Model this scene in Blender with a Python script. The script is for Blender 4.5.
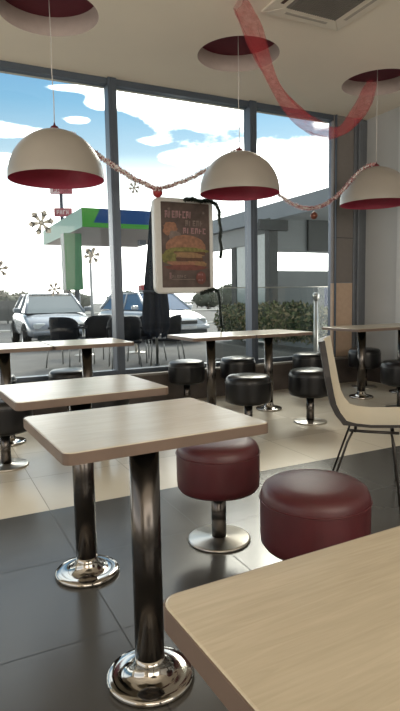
import bpy, bmesh, math, random
from math import sin, cos, pi, radians, atan, atan2, hypot
from mathutils import Vector, Matrix, noise

for o in list(bpy.data.objects):
    bpy.data.objects.remove(o)
SC = bpy.context.scene
COL = SC.collection

# ------------------------------------------------------------------ camera
FPX, PITCH, ROLL, YAW, CH = 550.0, 0.1056, -0.0185, 0.4602, 1.12
def cam_basis():
    F = Vector((sin(YAW)*cos(PITCH), cos(YAW)*cos(PITCH), -sin(PITCH)))
    R = Vector((cos(YAW), -sin(YAW), 0))
    U = R.cross(F)
    return F, R*cos(ROLL)+U*sin(ROLL), -R*sin(ROLL)+U*cos(ROLL)
cF, cR, cU = cam_basis()
cam_data = bpy.data.cameras.new('camera')
cam_data.sensor_fit = 'VERTICAL'
cam_data.sensor_height = 36
cam_data.lens = FPX/711*36
cam_data.clip_start = 0.03
cam_data.clip_end = 600
cam = bpy.data.objects.new('camera', cam_data)
COL.objects.link(cam)
m = Matrix((cR, cU, -cF)).transposed().to_4x4()
m.translation = Vector((0, 0, CH))
cam.matrix_world = m
SC.camera = cam

# ------------------------------------------------------------------ view
SC.view_settings.view_transform = 'Standard'
SC.view_settings.look = 'None'
SC.view_settings.gamma = 1
SC.view_settings.use_curve_mapping = False
SC.view_settings.exposure = 0.58

# ------------------------------------------------------------------ world: sky with clouds
SKY_STRENGTH = 1.0
world = bpy.data.worlds.new('sky')
SC.world = world
world.use_nodes = True
wn, wl = world.node_tree.nodes, world.node_tree.links
wn.clear()
def wmath(op, a, b=None, c=None, clamp=False):
    n = wn.new('ShaderNodeMath'); n.operation = op; n.use_clamp = clamp
    for i, v in enumerate((a, b, c)):
        if v is None: continue
        if isinstance(v, (int, float)): n.inputs[i].default_value = v
        else: wl.new(v, n.inputs[i])
    return n.outputs[0]
w_out = wn.new('ShaderNodeOutputWorld')
w_bg = wn.new('ShaderNodeBackground')
w_tc = wn.new('ShaderNodeTexCoord')
w_sep = wn.new('ShaderNodeSeparateXYZ')
wl.new(w_tc.outputs['Generated'], w_sep.inputs[0])
az = wmath('ARCTAN2', w_sep.outputs[0], w_sep.outputs[1])
el = wmath('ARCSINE', w_sep.outputs[2])
ns = wn.new('ShaderNodeTexNoise')
mp = wn.new('ShaderNodeMapping'); mp.inputs['Scale'].default_value = (7, 7, 18)
wl.new(w_tc.outputs['Generated'], mp.inputs[0]); wl.new(mp.outputs[0], ns.inputs['Vector'])
ns.inputs['Scale'].default_value = 1.3; ns.inputs['Detail'].default_value = 6; ns.inputs['Roughness'].default_value = 0.55
nz = wmath('SUBTRACT', ns.outputs[0], 0.5)
# cloud banks: azimuth, elevation, half sizes (radians)
def sky_at(x, y):
    d = (cF*FPX + cR*(x-200) - cU*(y-355.5)).normalized()
    return atan2(d.x, d.y), math.asin(d.z)
clouds = [(10, 131, 36, 7, 1.05), (74, 88, 30, 3.5, .95), (98, 101, 14, 7, 1.0), (79, 120, 11, 3, .9),
          (200, 106, 50, 24, 1.35), (125, 100, 20, 9, 0.9), (15, 160, 30, 7, .8), (152, 141, 16, 4, .6),
          (185, 160, 30, 8, .8), (295, 168, 60, 24, 1.4), (325, 122, 14, 6, .6), (-70, 110, 40, 18, 1.0), (430, 120, 60, 30, 1.0)]
dens = None
for (x, y, rx, ry, s) in clouds:
    a0, e0 = sky_at(x, y)
    u = wmath('DIVIDE', wmath('SUBTRACT', az, a0), rx/FPX)
    v = wmath('DIVIDE', wmath('SUBTRACT', el, e0), ry/FPX)
    r2 = wmath('ADD', wmath('MULTIPLY', u, u), wmath('MULTIPLY', v, v))
    g = wmath('MULTIPLY', wmath('EXPONENT', wmath('MULTIPLY', r2, -0.9)), s)
    dens = g if dens is None else wmath('ADD', dens, g)
dens = wmath('ADD', dens, wmath('MULTIPLY', nz, 1.6))
# scattered cloud higher up and around the rest of the sky
cl = wn.new('ShaderNodeMapRange'); cl.interpolation_type = 'SMOOTHSTEP'
wl.new(dens, cl.inputs[0])
cl.inputs[1].default_value = 0.42; cl.inputs[2].default_value = 0.78
grad = wn.new('ShaderNodeValToRGB')
wl.new(wmath('DIVIDE', el, 1.2, clamp=True), grad.inputs[0])
cr = grad.color_ramp
cr.elements[0].position = 0.0; cr.elements[0].color = (5.0, 4.8, 4.5, 1)
cr.elements[1].position = 1.0; cr.elements[1].color = (1.3, 1.35, 1.45, 1)
for pos, c in ((.10, (4.2, 4.1, 3.9, 1)), (.165, (1.3, 1.4, 1.4, 1)), (.205, (.50, .68, .80, 1)), (.27, (.25, .49, .70, 1)), (.34, (.17, .38, .64, 1)), (.42, (1.6, 1.75, 1.9, 1)), (.60, (2.0, 2.0, 2.0, 1))):
    e = cr.elements.new(pos); e.color = c
mix = wn.new('ShaderNodeMixRGB')
wl.new(cl.outputs[0], mix.inputs[0]); wl.new(grad.outputs[0], mix.inputs[1]); mix.inputs[2].default_value = (4.6, 4.45, 4.2, 1)
# brightest towards the sun, dimmer on the far side of the sky
tt = wmath('ADD', wmath('MULTIPLY', wmath('COSINE', wmath('SUBTRACT', az, 0.80)), .5), .5)
fac = wmath('ADD', wmath('MULTIPLY', wmath('POWER', tt, 1.6), .76), .24)
vm = wn.new('ShaderNodeVectorMath'); vm.operation = 'SCALE'
wl.new(mix.outputs[0], vm.inputs[0]); wl.new(fac, vm.inputs['Scale'])
wl.new(vm.outputs[0], w_bg.inputs[0])
w_bg.inputs[1].default_value = SKY_STRENGTH
wl.new(w_bg.outputs[0], w_out.inputs[0])

# ------------------------------------------------------------------ sun and added fill lights
def light(name, kind, loc, energy, color=(1, 1, 1), rot=None, size=None, size_y=None, target=None):
    d = bpy.data.lights.new(name, kind); d.energy = energy; d.color = color
    if kind == 'AREA':
        d.shape = 'RECTANGLE'; d.size = size; d.size_y = size_y or size
    o = bpy.data.objects.new(name, d); COL.objects.link(o); o.location = loc
    if target is not None:
        o.rotation_euler = (Vector(target)-Vector(loc)).to_track_quat('-Z', 'Y').to_euler()
    return o
sun = light('sun', 'SUN', (0, 0, 20), 2.2, (1, .91, .76), target=(-6.2, -7.8, 20-6.6))
sun.data.angle = radians(22)
# unseen area lamp added behind the camera to brighten the room
back_fill = light('back_fill_light', 'AREA', (0.6, -3.3, 2.1), 98, (1, .88, .72), size=6, size_y=1.8, target=(0.9, 3, 1.3))
left_fill = light('left_fill_light', 'AREA', (-3.3, 1.5, 1.7), 20, (1, .96, .9), size=5, size_y=2.0, target=(3, 2.2, 1.2))  # second added lamp, soft fill from the unseen left side

# ------------------------------------------------------------------ materials
MATS = {}
def mat(name, col, rough=.5, metal=0.0, spec=.5, noise_amt=0, nscale=20, bump=0, bscale=60, stretch=(1, 1, 1), coat=0, emis=None, estr=0, alpha=None, sheen=0, ndetail=4):
    if name in MATS: return MATS[name]
    M = bpy.data.materials.new(name); M.use_nodes = True
    nt = M.node_tree; b = nt.nodes['Principled BSDF']
    b.inputs['Base Color'].default_value = (*col, 1)
    b.inputs['Roughness'].default_value = rough; b.inputs['Metallic'].default_value = metal
    b.inputs['Specular IOR Level'].default_value = spec
    b.inputs['Coat Weight'].default_value = coat
    if sheen: b.inputs['Sheen Weight'].default_value = sheen
    if emis: b.inputs['Emission Color'].default_value = (*emis, 1); b.inputs['Emission Strength'].default_value = estr
    if alpha is not None: b.inputs['Alpha'].default_value = alpha
    tc = nt.nodes.new('ShaderNodeTexCoord'); mp = nt.nodes.new('ShaderNodeMapping')
    mp.inputs['Scale'].default_value = stretch
    nt.links.new(tc.outputs['Object'], mp.inputs[0])
    if noise_amt:
        n = nt.nodes.new('ShaderNodeTexNoise'); n.inputs['Scale'].default_value = nscale; n.inputs['Detail'].default_value = ndetail
        nt.links.new(mp.outputs[0], n.inputs['Vector'])
        r = nt.nodes.new('ShaderNodeValToRGB')
        r.color_ramp.elements[0].position = .3; r.color_ramp.elements[1].position = .7
        r.color_ramp.elements[0].color = (*[max(0, c*(1-noise_amt)) for c in col], 1)
        r.color_ramp.elements[1].color = (*[min(1, c*(1+noise_amt)) for c in col], 1)
        nt.links.new(n.outputs[0], r.inputs[0]); nt.links.new(r.outputs[0], b.inputs['Base Color'])
    if bump:
        n2 = nt.nodes.new('ShaderNodeTexNoise'); n2.inputs['Scale'].default_value = bscale
        nt.links.new(mp.outputs[0], n2.inputs['Vector'])
        bp = nt.nodes.new('ShaderNodeBump'); bp.inputs['Strength'].default_value = bump; bp.inputs['Distance'].default_value = .01
        nt.links.new(n2.outputs[0], bp.inputs['Height']); nt.links.new(bp.outputs[0], b.inputs['Normal'])
    MATS[name] = M
    return M

def glass_mat(name, tint=(.93, .96, .96), refl=1.0):
    if name in MATS: return MATS[name]
    M = bpy.data.materials.new(name); M.use_nodes = True
    nt = M.node_tree; nt.nodes.clear()
    out = nt.nodes.new('ShaderNodeOutputMaterial'); mx = nt.nodes.new('ShaderNodeMixShader')
    tr = nt.nodes.new('ShaderNodeBsdfTransparent'); gl = nt.nodes.new('ShaderNodeBsdfGlossy'); 
    ge = nt.nodes.new('ShaderNodeNewGeometry'); dp = nt.nodes.new('ShaderNodeVectorMath'); dp.operation = 'DOT_PRODUCT'
    nt.links.new(ge.outputs['Normal'], dp.inputs[0]); nt.links.new(ge.outputs['Incoming'], dp.inputs[1])
    def mm(op, a, b=None):
        q = nt.nodes.new('ShaderNodeMath'); q.operation = op
        for i, v in enumerate((a, b)):
            if v is None: continue
            if isinstance(v, (int, float)): q.inputs[i].default_value = v
            else: nt.links.new(v, q.inputs[i])
        return q.outputs[0]
    fac = mm('MULTIPLY_ADD', mm('POWER', mm('SUBTRACT', 1.0, mm('ABSOLUTE', dp.outputs['Value'])), 5.0), .96)
    fac.node.inputs[2].default_value = .04
    tr.inputs[0].default_value = (*tint, 1); gl.inputs['Roughness'].default_value = 0.0
    gl.inputs[0].default_value = (refl, refl, refl, 1)
    nt.links.new(fac, mx.inputs[0]); nt.links.new(tr.outputs[0], mx.inputs[1]); nt.links.new(gl.outputs[0], mx.inputs[2])
    nt.links.new(mx.outputs[0], out.inputs[0])
    MATS[name] = M
    return M

def floor_mat():
    M = bpy.data.materials.new('floor_tiles'); M.use_nodes = True
    nt = M.node_tree; N, L = nt.nodes, nt.links; b = N['Principled BSDF']
    def mth(op, a, c=None, clamp=False):
        n = N.new('ShaderNodeMath'); n.operation = op; n.use_clamp = clamp
        for i, v in enumerate((a, c)):
            if v is None: continue
            if isinstance(v, (int, float)): n.inputs[i].default_value = v
            else: L.new(v, n.inputs[i])
        return n.outputs[0]
    tc = N.new('ShaderNodeTexCoord'); s = N.new('ShaderNodeSeparateXYZ'); L.new(tc.outputs['Object'], s.inputs[0])
    def grid(ax, off, half=.0022):
        t = mth('DIVIDE', mth('SUBTRACT', s.outputs[ax], off), .6)
        f = mth('FRACT', mth('ADD', t, 100.0))
        d = mth('MULTIPLY', mth('MINIMUM', f, mth('SUBTRACT', 1.0, f)), .6)
        return mth('LESS_THAN', d, half), mth('FLOOR', mth('ADD', t, 100.0))
    gx, ix = grid(0, .53); gy, iy = grid(1, 2.91)
    g = mth('MAXIMUM', gx, gy)
    zone = mth('GREATER_THAN', s.outputs[1], 2.91)
    wn_ = N.new('ShaderNodeTexWhiteNoise'); wn_.noise_dimensions = '2D'
    cv = N.new('ShaderNodeCombineXYZ'); L.new(ix, cv.inputs[0]); L.new(iy, cv.inputs[1]); L.new(cv.outputs[0], wn_.inputs['Vector'])
    n = N.new('ShaderNodeTexNoise'); n.inputs['Scale'].default_value = 2.2; n.inputs['Detail'].default_value = 6
    L.new(tc.outputs['Object'], n.inputs['Vector'])
    def mixc(f, a, c):
        m_ = N.new('ShaderNodeMixRGB')
        for i, v in enumerate((f, a, c)):
            if isinstance(v, (int, float)): m_.inputs[i].default_value = v
            elif isinstance(v, tuple): m_.inputs[i].default_value = (*v, 1)
            else: L.new(v, m_.inputs[i])
        return m_.outputs[0]
    dark = mixc(n.outputs[0], (.060, .057, .052), (.082, .078, .071))
    lite = mixc(n.outputs[0], (.58, .52, .42), (.68, .615, .50))
    base = mixc(zone, dark, lite)
    v = mth('ADD', mth('MULTIPLY', wn_.outputs[0], .16), .92)
    hs = N.new('ShaderNodeHueSaturation'); L.new(base, hs.inputs['Color']); L.new(v, hs.inputs['Value'])
    groutc = mixc(zone, (.012, .012, .012), (.20, .17, .13))
    L.new(mixc(g, hs.outputs[0], groutc), b.inputs['Base Color'])
    rr = mth('ADD', mth('MULTIPLY', n.outputs[0], .10), .18)
    L.new(mth('ADD', rr, mth('MULTIPLY', g, .4)), b.inputs['Roughness'])
    L.new(mth('ADD', mth('MULTIPLY', zone, .35), .45), b.inputs['Specular IOR Level'])
    n2 = N.new('ShaderNodeTexNoise'); n2.inputs['Scale'].default_value = 9; L.new(tc.outputs['Object'], n2.inputs['Vector'])
    bp = N.new('ShaderNodeBump'); bp.inputs['Strength'].default_value = .06; bp.inputs['Distance'].default_value = .01
    L.new(n2.outputs[0], bp.inputs['Height']); L.new(bp.outputs[0], b.inputs['Normal'])
    return M

def wood_mat(name, c1, c2, rough):
    M = bpy.data.materials.new(name); M.use_nodes = True
    nt = M.node_tree; N, L = nt.nodes, nt.links; b = N['Principled BSDF']
    tc = N.new('ShaderNodeTexCoord'); mp = N.new('ShaderNodeMapping'); mp.inputs['Scale'].default_value = (2.2, 34, 1)
    L.new(tc.outputs['Object'], mp.inputs[0])
    n = N.new('ShaderNodeTexNoise'); n.inputs['Scale'].default_value = 4; n.inputs['Detail'].default_value = 7; n.inputs['Distortion'].default_value = 1.2
    L.new(mp.outputs[0], n.inputs['Vector'])
    mp2 = N.new('ShaderNodeMapping'); mp2.inputs['Scale'].default_value = (1.2, 5, 1); L.new(tc.outputs['Object'], mp2.inputs[0])
    n2 = N.new('ShaderNodeTexNoise'); n2.inputs['Scale'].default_value = 3; n2.inputs['Detail'].default_value = 3; L.new(mp2.outputs[0], n2.inputs['Vector'])
    ad = N.new('ShaderNodeMath'); ad.operation = 'ADD'; L.new(n.outputs[0], ad.inputs[0]); L.new(n2.outputs[0], ad.inputs[1])
    mr = N.new('ShaderNodeMapRange'); mr.inputs[1].default_value = .65; mr.inputs[2].default_value = 1.35; L.new(ad.outputs[0], mr.inputs[0])
    mx = N.new('ShaderNodeMixRGB'); L.new(mr.outputs[0], mx.inputs[0]); mx.inputs[1].default_value = (*c1, 1); mx.inputs[2].default_value = (*c2, 1)
    L.new(mx.outputs[0], b.inputs['Base Color']); b.inputs['Roughness'].default_value = rough
    b.inputs['Specular IOR Level'].default_value = .8
    MATS[name] = M
    return M

M_TOP = wood_mat('maple_laminate', (.47, .405, .295), (.585, .51, .385), .24)
M_EDGE = mat('laminate_edge', (.155, .108, .082), .45, noise_amt=.1, nscale=8)
M_CHROME = mat('chrome', (.46, .435, .40), .09, 1.0, noise_amt=.06, nscale=6)
M_POLE = mat('brushed_chrome', (.11, .10, .093), .24, 1.0, noise_amt=.03, nscale=5, stretch=(1, 1, .2))
M_STEEL = mat('satin_steel', (.60, .57, .52), .30, 1.0, noise_amt=.05, nscale=10)
M_REDV = mat('red_vinyl', (.078, .010, .014), .42, bump=.06, bscale=160, noise_amt=.12, nscale=14, spec=.6)
M_BLKV = mat('black_vinyl', (.006, .006, .007), .30, spec=.40, bump=.03, bscale=160, noise_amt=.2, nscale=14)
M_PIPR = mat('red_piping', (.085, .012, .016), .4, noise_amt=.1)
M_PIPB = mat('black_piping', (.008, .008, .009), .4, noise_amt=.1)
M_CEIL = mat('ceiling_paint', (.82, .745, .63), .9, noise_amt=.03, nscale=1.2)
M_RING = mat('recess_grey', (.46, .38, .34), .8, noise_amt=.04)
M_RCAP = mat('recess_red', (.12, .012, .026), .75, noise_amt=.06)
M_WALL = mat('wall_grey', (.46, .47, .47), .75, noise_amt=.04, nscale=2)
M_WALL2 = mat('wall_cream', (.72, .66, .57), .85, noise_amt=.03, nscale=2)
M_CURB = mat('curb_dark', (.075, .062, .056), .45, noise_amt=.15, nscale=9)
M_SILL = mat('sill_light', (.20, .19, .175), .4, noise_amt=.08)
M_ALU = mat('grey_aluminium', (.085, .105, .135), .34, .4, noise_amt=.06, nscale=4)
M_CLAD = mat('column_cladding', (.17, .155, .145), .6, noise_amt=.04)
M_CLADB = mat('column_beige', (.46, .34, .25), .6, noise_amt=.05)
M_SHADE = mat('lamp_enamel', (.33, .30, .26), .36, noise_amt=.03, nscale=3)
M_LIN = mat('lamp_red_lining', (.34, .022, .055), .5, noise_amt=.05)
M_CORD = mat('cord', (.55, .52, .48), .5, noise_amt=.05)
M_DARK = mat('dark_plastic', (.012, .02, .022), .5, noise_amt=.1)
M_WHITEP = mat('white_plastic', (.72, .72, .70), .4, noise_amt=.02)
M_GLASS = glass_mat('window_glass', refl=.3)
M_TULLE_C = (.62, .10, .13)

# ------------------------------------------------------------------ mesh helpers
class MB:
    def __init__(s): s.v = []; s.f = []; s.m = []; s.sm = []
    def add(s, vs, fs, mi=0, smooth=False):
        b = len(s.v); s.v += [tuple(v) for v in vs]
        for f in fs: s.f.append([i+b for i in f]); s.m.append(mi); s.sm.append(smooth)
        return s
    def box(s, x0, x1, y0, y1, z0, z1, mi=0, M=None):
        vs = [Vector((x, y, z)) for z in (z0, z1) for y in (y0, y1) for x in (x0, x1)]
        if M is not None: vs = [M @ v for v in vs]
        return s.add(vs, [(0, 2, 3, 1), (4, 5, 7, 6), (0, 1, 5, 4), (2, 6, 7, 3), (0, 4, 6, 2), (1, 3, 7, 5)], mi)
    def lathe(s, prof, n=32, mi=0, c=(0, 0, 0), M=None, smooth=True, closed=False):
        vs = []
        for r, z in prof:
            for k in range(n):
                a = 2*pi*k/n; vs.append(Vector((c[0]+r*cos(a), c[1]+r*sin(a), c[2]+z)))
        fs = []
        for i in range(len(prof)-1):
            for k in range(n):
                k2 = (k+1) % n; fs.append((i*n+k, i*n+k2, (i+1)*n+k2, (i+1)*n+k))
        if M is not None: vs = [M @ v for v in vs]
        s.add(vs, fs, mi, smooth)
        b = len(s.v)-len(vs)
        if not closed:
            if prof[0][0] > 1e-5: s.f.append([b+k for k in range(n)][::-1]); s.m.append(mi); s.sm.append(False)
            if prof[-1][0] > 1e-5: s.f.append([b+(len(prof)-1)*n+k for k in range(n)]); s.m.append(mi); s.sm.append(False)
        return s
    def tube(s, pts, r, n=8, mi=0, closed=False, rs=None):
        pts = [Vector(p) for p in pts]; rings = []
        up = Vector((0, 0, 1)); prev = None
        for i, p in enumerate(pts):
            if closed: t = pts[(i+1) % len(pts)]-pts[i-1]
            else: t = pts[min(i+1, len(pts)-1)]-pts[max(i-1, 0)]
            t.normalize()
            if prev is None:
                a = up if abs(t.z) < .9 else Vector((1, 0, 0)); u = t.cross(a).normalized()
            else:
                u = (prev - t*prev.dot(t)).normalized()
            prev = u; w = t.cross(u); rr = rs[i] if rs else r
            rings.append([p+(u*cos(2*pi*k/n)+w*sin(2*pi*k/n))*rr for k in range(n)])
        vs = [v for q in rings for v in q]; fs = []
        m_ = len(rings)
        for i in range(m_ if closed else m_-1):
            j = (i+1) % m_
            for k in range(n):
                k2 = (k+1) % n; fs.append((i*n+k, i*n+k2, j*n+k2, j*n+k))
        if not closed: fs.append(tuple(range(n))[::-1]); fs.append(tuple((m_-1)*n+k for k in range(n)))
        return s.add(vs, fs, mi, True)
    def prism(s, poly, z0, z1, mi=0, M=None):
        n = len(poly); vs = [Vector((x, y, z0)) for x, y in poly]+[Vector((x, y, z1)) for x, y in poly]
        if M is not None: vs = [M @ v for v in vs]
        fs = [tuple(range(n))[::-1], tuple(range(n, 2*n))]+[(i, (i+1) % n, n+(i+1) % n, n+i) for i in range(n)]
        return s.add(vs, fs, mi)
    def build(s, name, mats, parent=None, loc=(0, 0, 0), rot=(0, 0, 0), bevel=0, bseg=2, fix=True, subsurf=0):
        me = bpy.data.meshes.new(name); me.from_pydata(s.v, [], s.f)
        for mm in (mats if isinstance(mats, (list, tuple)) else [mats]): me.materials.append(mm)
        for p, mi, sm in zip(me.polygons, s.m, s.sm): p.material_index = mi; p.use_smooth = sm
        if fix:
            bm = bmesh.new(); bm.from_mesh(me); bmesh.ops.recalc_face_normals(bm, faces=bm.faces); bm.to_mesh(me); bm.free()
        me.update()
        o = bpy.data.objects.new(name, me); COL.objects.link(o); o.location = loc; o.rotation_euler = rot
        if parent: o.parent = parent
        if bevel:
            b = o.modifiers.new('bevel', 'BEVEL'); b.width = bevel; b.segments = bseg; b.limit_method = 'ANGLE'; b.angle_limit = radians(40)
        if subsurf:
            b = o.modifiers.new('sub', 'SUBSURF'); b.levels = subsurf; b.render_levels = subsurf
        return o

def tag(o, label=None, cat=None, group=None, kind=None):
    if label: o['label'] = label
    if cat: o['category'] = cat
    if group: o['group'] = group
    if kind: o['kind'] = kind
    return o
def thing(name, label, cat, loc=(0, 0, 0), rz=0, group=None):
    o = bpy.data.objects.new(name, None); COL.objects.link(o)
    o.location = loc; o.rotation_euler = (0, 0, rz); o.empty_display_size = .1
    return tag(o, label, cat, group)
def struct(o): o['kind'] = 'structure'; return o
def copy_tree(o, parent=None):
    c = o.copy(); COL.objects.link(c)
    if parent: c.parent = parent
    for ch in list(o.children): copy_tree(ch, c)
    return c
def place(proto, first, loc, rz, label, group=None):
    o = proto if first else copy_tree(proto)
    o.location = loc; o.rotation_euler = (0, 0, rz); o['label'] = label
    if group: o['group'] = group
    return o
def rrect(w, d, r, n=6):
    pts = []
    for cx, cy, a0 in ((w/2-r, d/2-r, 0), (-w/2+r, d/2-r, pi/2), (-w/2+r, -d/2+r, pi), (w/2-r, -d/2+r, 3*pi/2)):
        for k in range(n+1):
            a = a0+pi/2*k/n; pts.append((cx+r*cos(a), cy+r*sin(a)))
    return pts

# ------------------------------------------------------------------ room shell
H = 3.3; GY = 5.55; WX = 5.13; X0, Y0 = -3.6, -3.6
OUT = -0.12
fl = struct(MB().box(X0, WX+.2, Y0, 5.70, -.1, 0).build('floor', floor_mat()))

RECS = [(0.99, 4.49, .375), (2.69, 4.53, .372), (4.37, 4.52, .37), (1.99, 3.36, .36)]
def ceiling():
    bm = bmesh.new()
    def loop(pts, z):
        vs = [bm.verts.new((x, y, z)) for x, y in pts]
        return [bm.edges.new((vs[i], vs[(i+1) % len(vs)])) for i in range(len(vs))]
    es = loop([(X0, Y0), (WX+.2, Y0), (WX+.2, 5.8), (X0, 5.8)], H)
    for x, y, r in RECS:
        es += loop([(x+r*cos(2*pi*k/48), y+r*sin(2*pi*k/48)) for k in range(48)], H)
    bmesh.ops.triangle_fill(bm, use_beauty=True, use_dissolve=False, edges=es)
    for f in bm.faces:
        if f.normal.z > 0: f.normal_flip()
    me = bpy.data.meshes.new('ceiling'); bm.to_mesh(me); bm.free(); me.materials.append(M_CEIL)
    o = bpy.data.objects.new('ceiling', me); COL.objects.link(o)
    o.location = (0, 0, 0)
    return struct(o)
ceil = ceiling()
struct(MB().box(X0, WX+.2, Y0, 5.8, H+.25, H+.35).build('ceiling_slab', M_CEIL, ceil))
for x, y, r in RECS:
    rg = MB().lathe([(r, 0), (r, .15)], 48, closed=True).build('light_recess', M_RING, ceil, (x, y, H), fix=False)
    MB().lathe([(r+.005, 0), (0, 0)], 48, closed=True, smooth=False).build('recess_cap', M_RCAP, rg, (0, 0, .15))

# right wall with a shallow pilaster, back and left walls with openings
struct(MB().box(WX, WX+.15, Y0, 5.8, 0, H).build('wall_right', M_WALL))
struct(MB().box(WX-.03, WX, Y0, 4.93, 0, H).build('trim_1', mat('pilaster_grey', (.56, .57, .57), .7, noise_amt=.03)))
struct(MB().box(WX-.045, WX, Y0, 5.40, 0, .24).box(WX-.05, WX, Y0, 5.4, .24, .26).build('baseboard_right', M_CURB))
wb = MB()
for a, b in ((X0, -2.6), (4.4, WX)): wb.box(a, b, Y0-.15, Y0, 0, H)
wb.box(-2.6, 4.4, Y0-.15, Y0, 0, .9).box(-2.6, 4.4, Y0-.15, Y0, 3.05, H)
struct(wb.build('wall_back', M_WALL2))
wl_ = MB().box(X0-.15, X0, Y0, -1.2, 0, H).box(X0-.15, X0, 4.2, 5.8, 0, H).box(X0-.15, X0, -1.2, 4.2, 0, .6).box(X0-.15, X0, -1.2, 4.2, 2.9, H)
struct(wl_.build('wall_left', M_WALL2))

# low curb under the window wall
cb = struct(MB().box(X0, WX-.05, 5.41, 5.66, 0, .305).build('trim_2', M_CURB))
MB().box(X0, WX-.05, 5.40, 5.67, .305, .33).build('curb_cap', M_SILL, cb, bevel=.004)

# glazing: four bays between mullions
mull = [(-1.46, .11), (.17, .11), (1.795, .10), (3.435, .125)]
bays = [(-3.5, -1.46), (-1.46, .17), (.17, 1.795), (1.795, 3.435), (3.435, 4.63)]
for i, (a, b) in enumerate(bays):
    w = MB().box(a+.06, b-.05, GY-.005, GY+.005, .37, H-.05).build('window_%d' % (i+1), M_GLASS)
    struct(w)
    fr = MB()
    fr.box(a, b, GY-.05, GY+.05, .33, .375)
    fr.box(a, b, GY-.05, GY+.05, H-.06, H)
    if i == 0: fr.box(a, a+.06, GY-.07, GY+.05, .33, H)
    bw = .088 if i < 4 else .02
    fr.box(b-bw/2, b+bw/2-.001, GY-.085, GY+.06, .33, H-.002)
    if i < 4:
        fr.box(b-bw/2+.025, b-bw/2+.037, GY-.092, GY-.08, .34, H-.01)
    fr.build('window_frame', M_ALU, w, bevel=.004)
# column beside the last bay: grey upper cladding, beige foot
c_ = struct(MB().box(4.605, 4.92, GY-.06, GY-.01, 1.27, H).build('trim_3', M_CLAD, bevel=.004))
MB().box(4.605, 4.92, GY-.06, GY-.01, .335, 1.265).build('column_foot', M_CLADB, c_, bevel=.004)
MB().box(4.607, 4.918, GY-.063, GY-.058, 1.825, 1.832).build('cladding_joint', M_DARK, c_)
tr = MB().box(4.925, 4.97, GY-.07, GY+.1, .335, H-.01).box(4.972, 5.03, GY-.10, GY+.1, .335, H-.01).box(5.032, 5.128, GY-.07, GY+.1, .335, H-.01)
struct(tr.build('trim_4', mat('corner_aluminium', (.16, .175, .195), .4, .4, noise_amt=.05), bevel=.006))

# ceiling cassette air conditioner
ac = thing('air_conditioner', 'square white ceiling cassette air conditioner with grey intake grille', 'air conditioner', (2.82, 3.40, H))
def cassette():
    # frame with chamfered lip
    MBp = MB()
    o, i_ = .375, .235
    for k in range(4):
        R = Matrix.Rotation(k*pi/2, 4, 'Z')
        MBp.prism([(-o, o), (o, o), (i_, i_), (-i_, i_)], -.018, 0, M=R)
    MBp.build('panel', mat('ac_panel', (.74, .68, .58), .5, noise_amt=.03), ac, bevel=.008)
    g = MB().box(-.235, .235, -.235, .235, -.02, 0)
    for k in range(22):
        x = -.22+k*.44/21; g.box(x-.004, x+.004, -.23, .23, -.026, -.02)
    g.build('intake_grille', mat('ac_grille', (.20, .185, .165), .6, noise_amt=.04), ac)
    for k in range(4):
        R = Matrix.Rotation(k*pi/2, 4, 'Z')
        MB().box(-.20, .20, .285, .315, -.021, -.017, M=R).build('air_outlet', mat('ac_outlet', (.42, .38, .33), .7, noise_amt=.04) if k != 1 else mat('ac_slot', (.06, .03, .02), .6, noise_amt=.05), ac, bevel=.003)
cassette()

# ------------------------------------------------------------------ pendant lamps
LR = .366
def make_lamp():
    t = thing('pendant_lamp', '', 'lamp')          # origin at the rim centre
    n = 20
    outer = [(LR*cos(k/n*pi/2*0.965), .365*sin(k/n*pi/2*.965)) for k in range(n+1)]
    inner = [(max(r-.006, 0), z) for r, z in outer[::-1]]
    MB().lathe([(LR, -.012)]+outer, 64, closed=True).build('lamp_shade', M_SHADE, t, fix=False)
    MB().lathe([(LR-.001, -.012)]+[(r*.985, z*.985) for r, z in outer]+[(0, .358)], 64, closed=True).build('shade_lining', M_LIN, t, fix=False)
    MB().lathe([(.033, .350), (.035, .375), (.026, .39), (.010, .397), (.004, .42)], 24).build('shade_cap', mat('cap_red', (.13, .02, .03), .4, noise_amt=.1), t)
    cd = MB().tube([(0, 0, .41), (.004, 0, .60), (-.003, 0, .80), (.002, .0, 1.0), (0, 0, H-2.07+.145)], .0035, 8).build('cord', M_CORD, t)
    lh = MB().lathe([(.022, .28), (.022, .355)], 16).build('bulb_holder', M_DARK, t)
    MB().lathe([(0, .195), (.03, .21), (.042, .24), (.03, .275), (.018, .30)], 20).build('bulb', mat('unlit_bulb', (.6, .58, .55), .3, noise_amt=.02), lh)
    return t
lamp = make_lamp()
LAMPS = [(.985, 4.45, 2.065), (2.66, 4.48, 2.07), (4.30, 4.46, 2.07)]
for i, (l, lab) in enumerate(zip(LAMPS, ('white dome pendant lamp with red lining, leftmost, in front of the left window bay',
        'white dome pendant lamp with red lining above the middle window table, beside the poster',
        'white dome pendant lamp with brightest red lining, rightmost, nearest the grey wall'))):
    place(lamp, i == 0, l, 0.3*i, lab, 'dome pendant lamps over the window tables')

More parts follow.
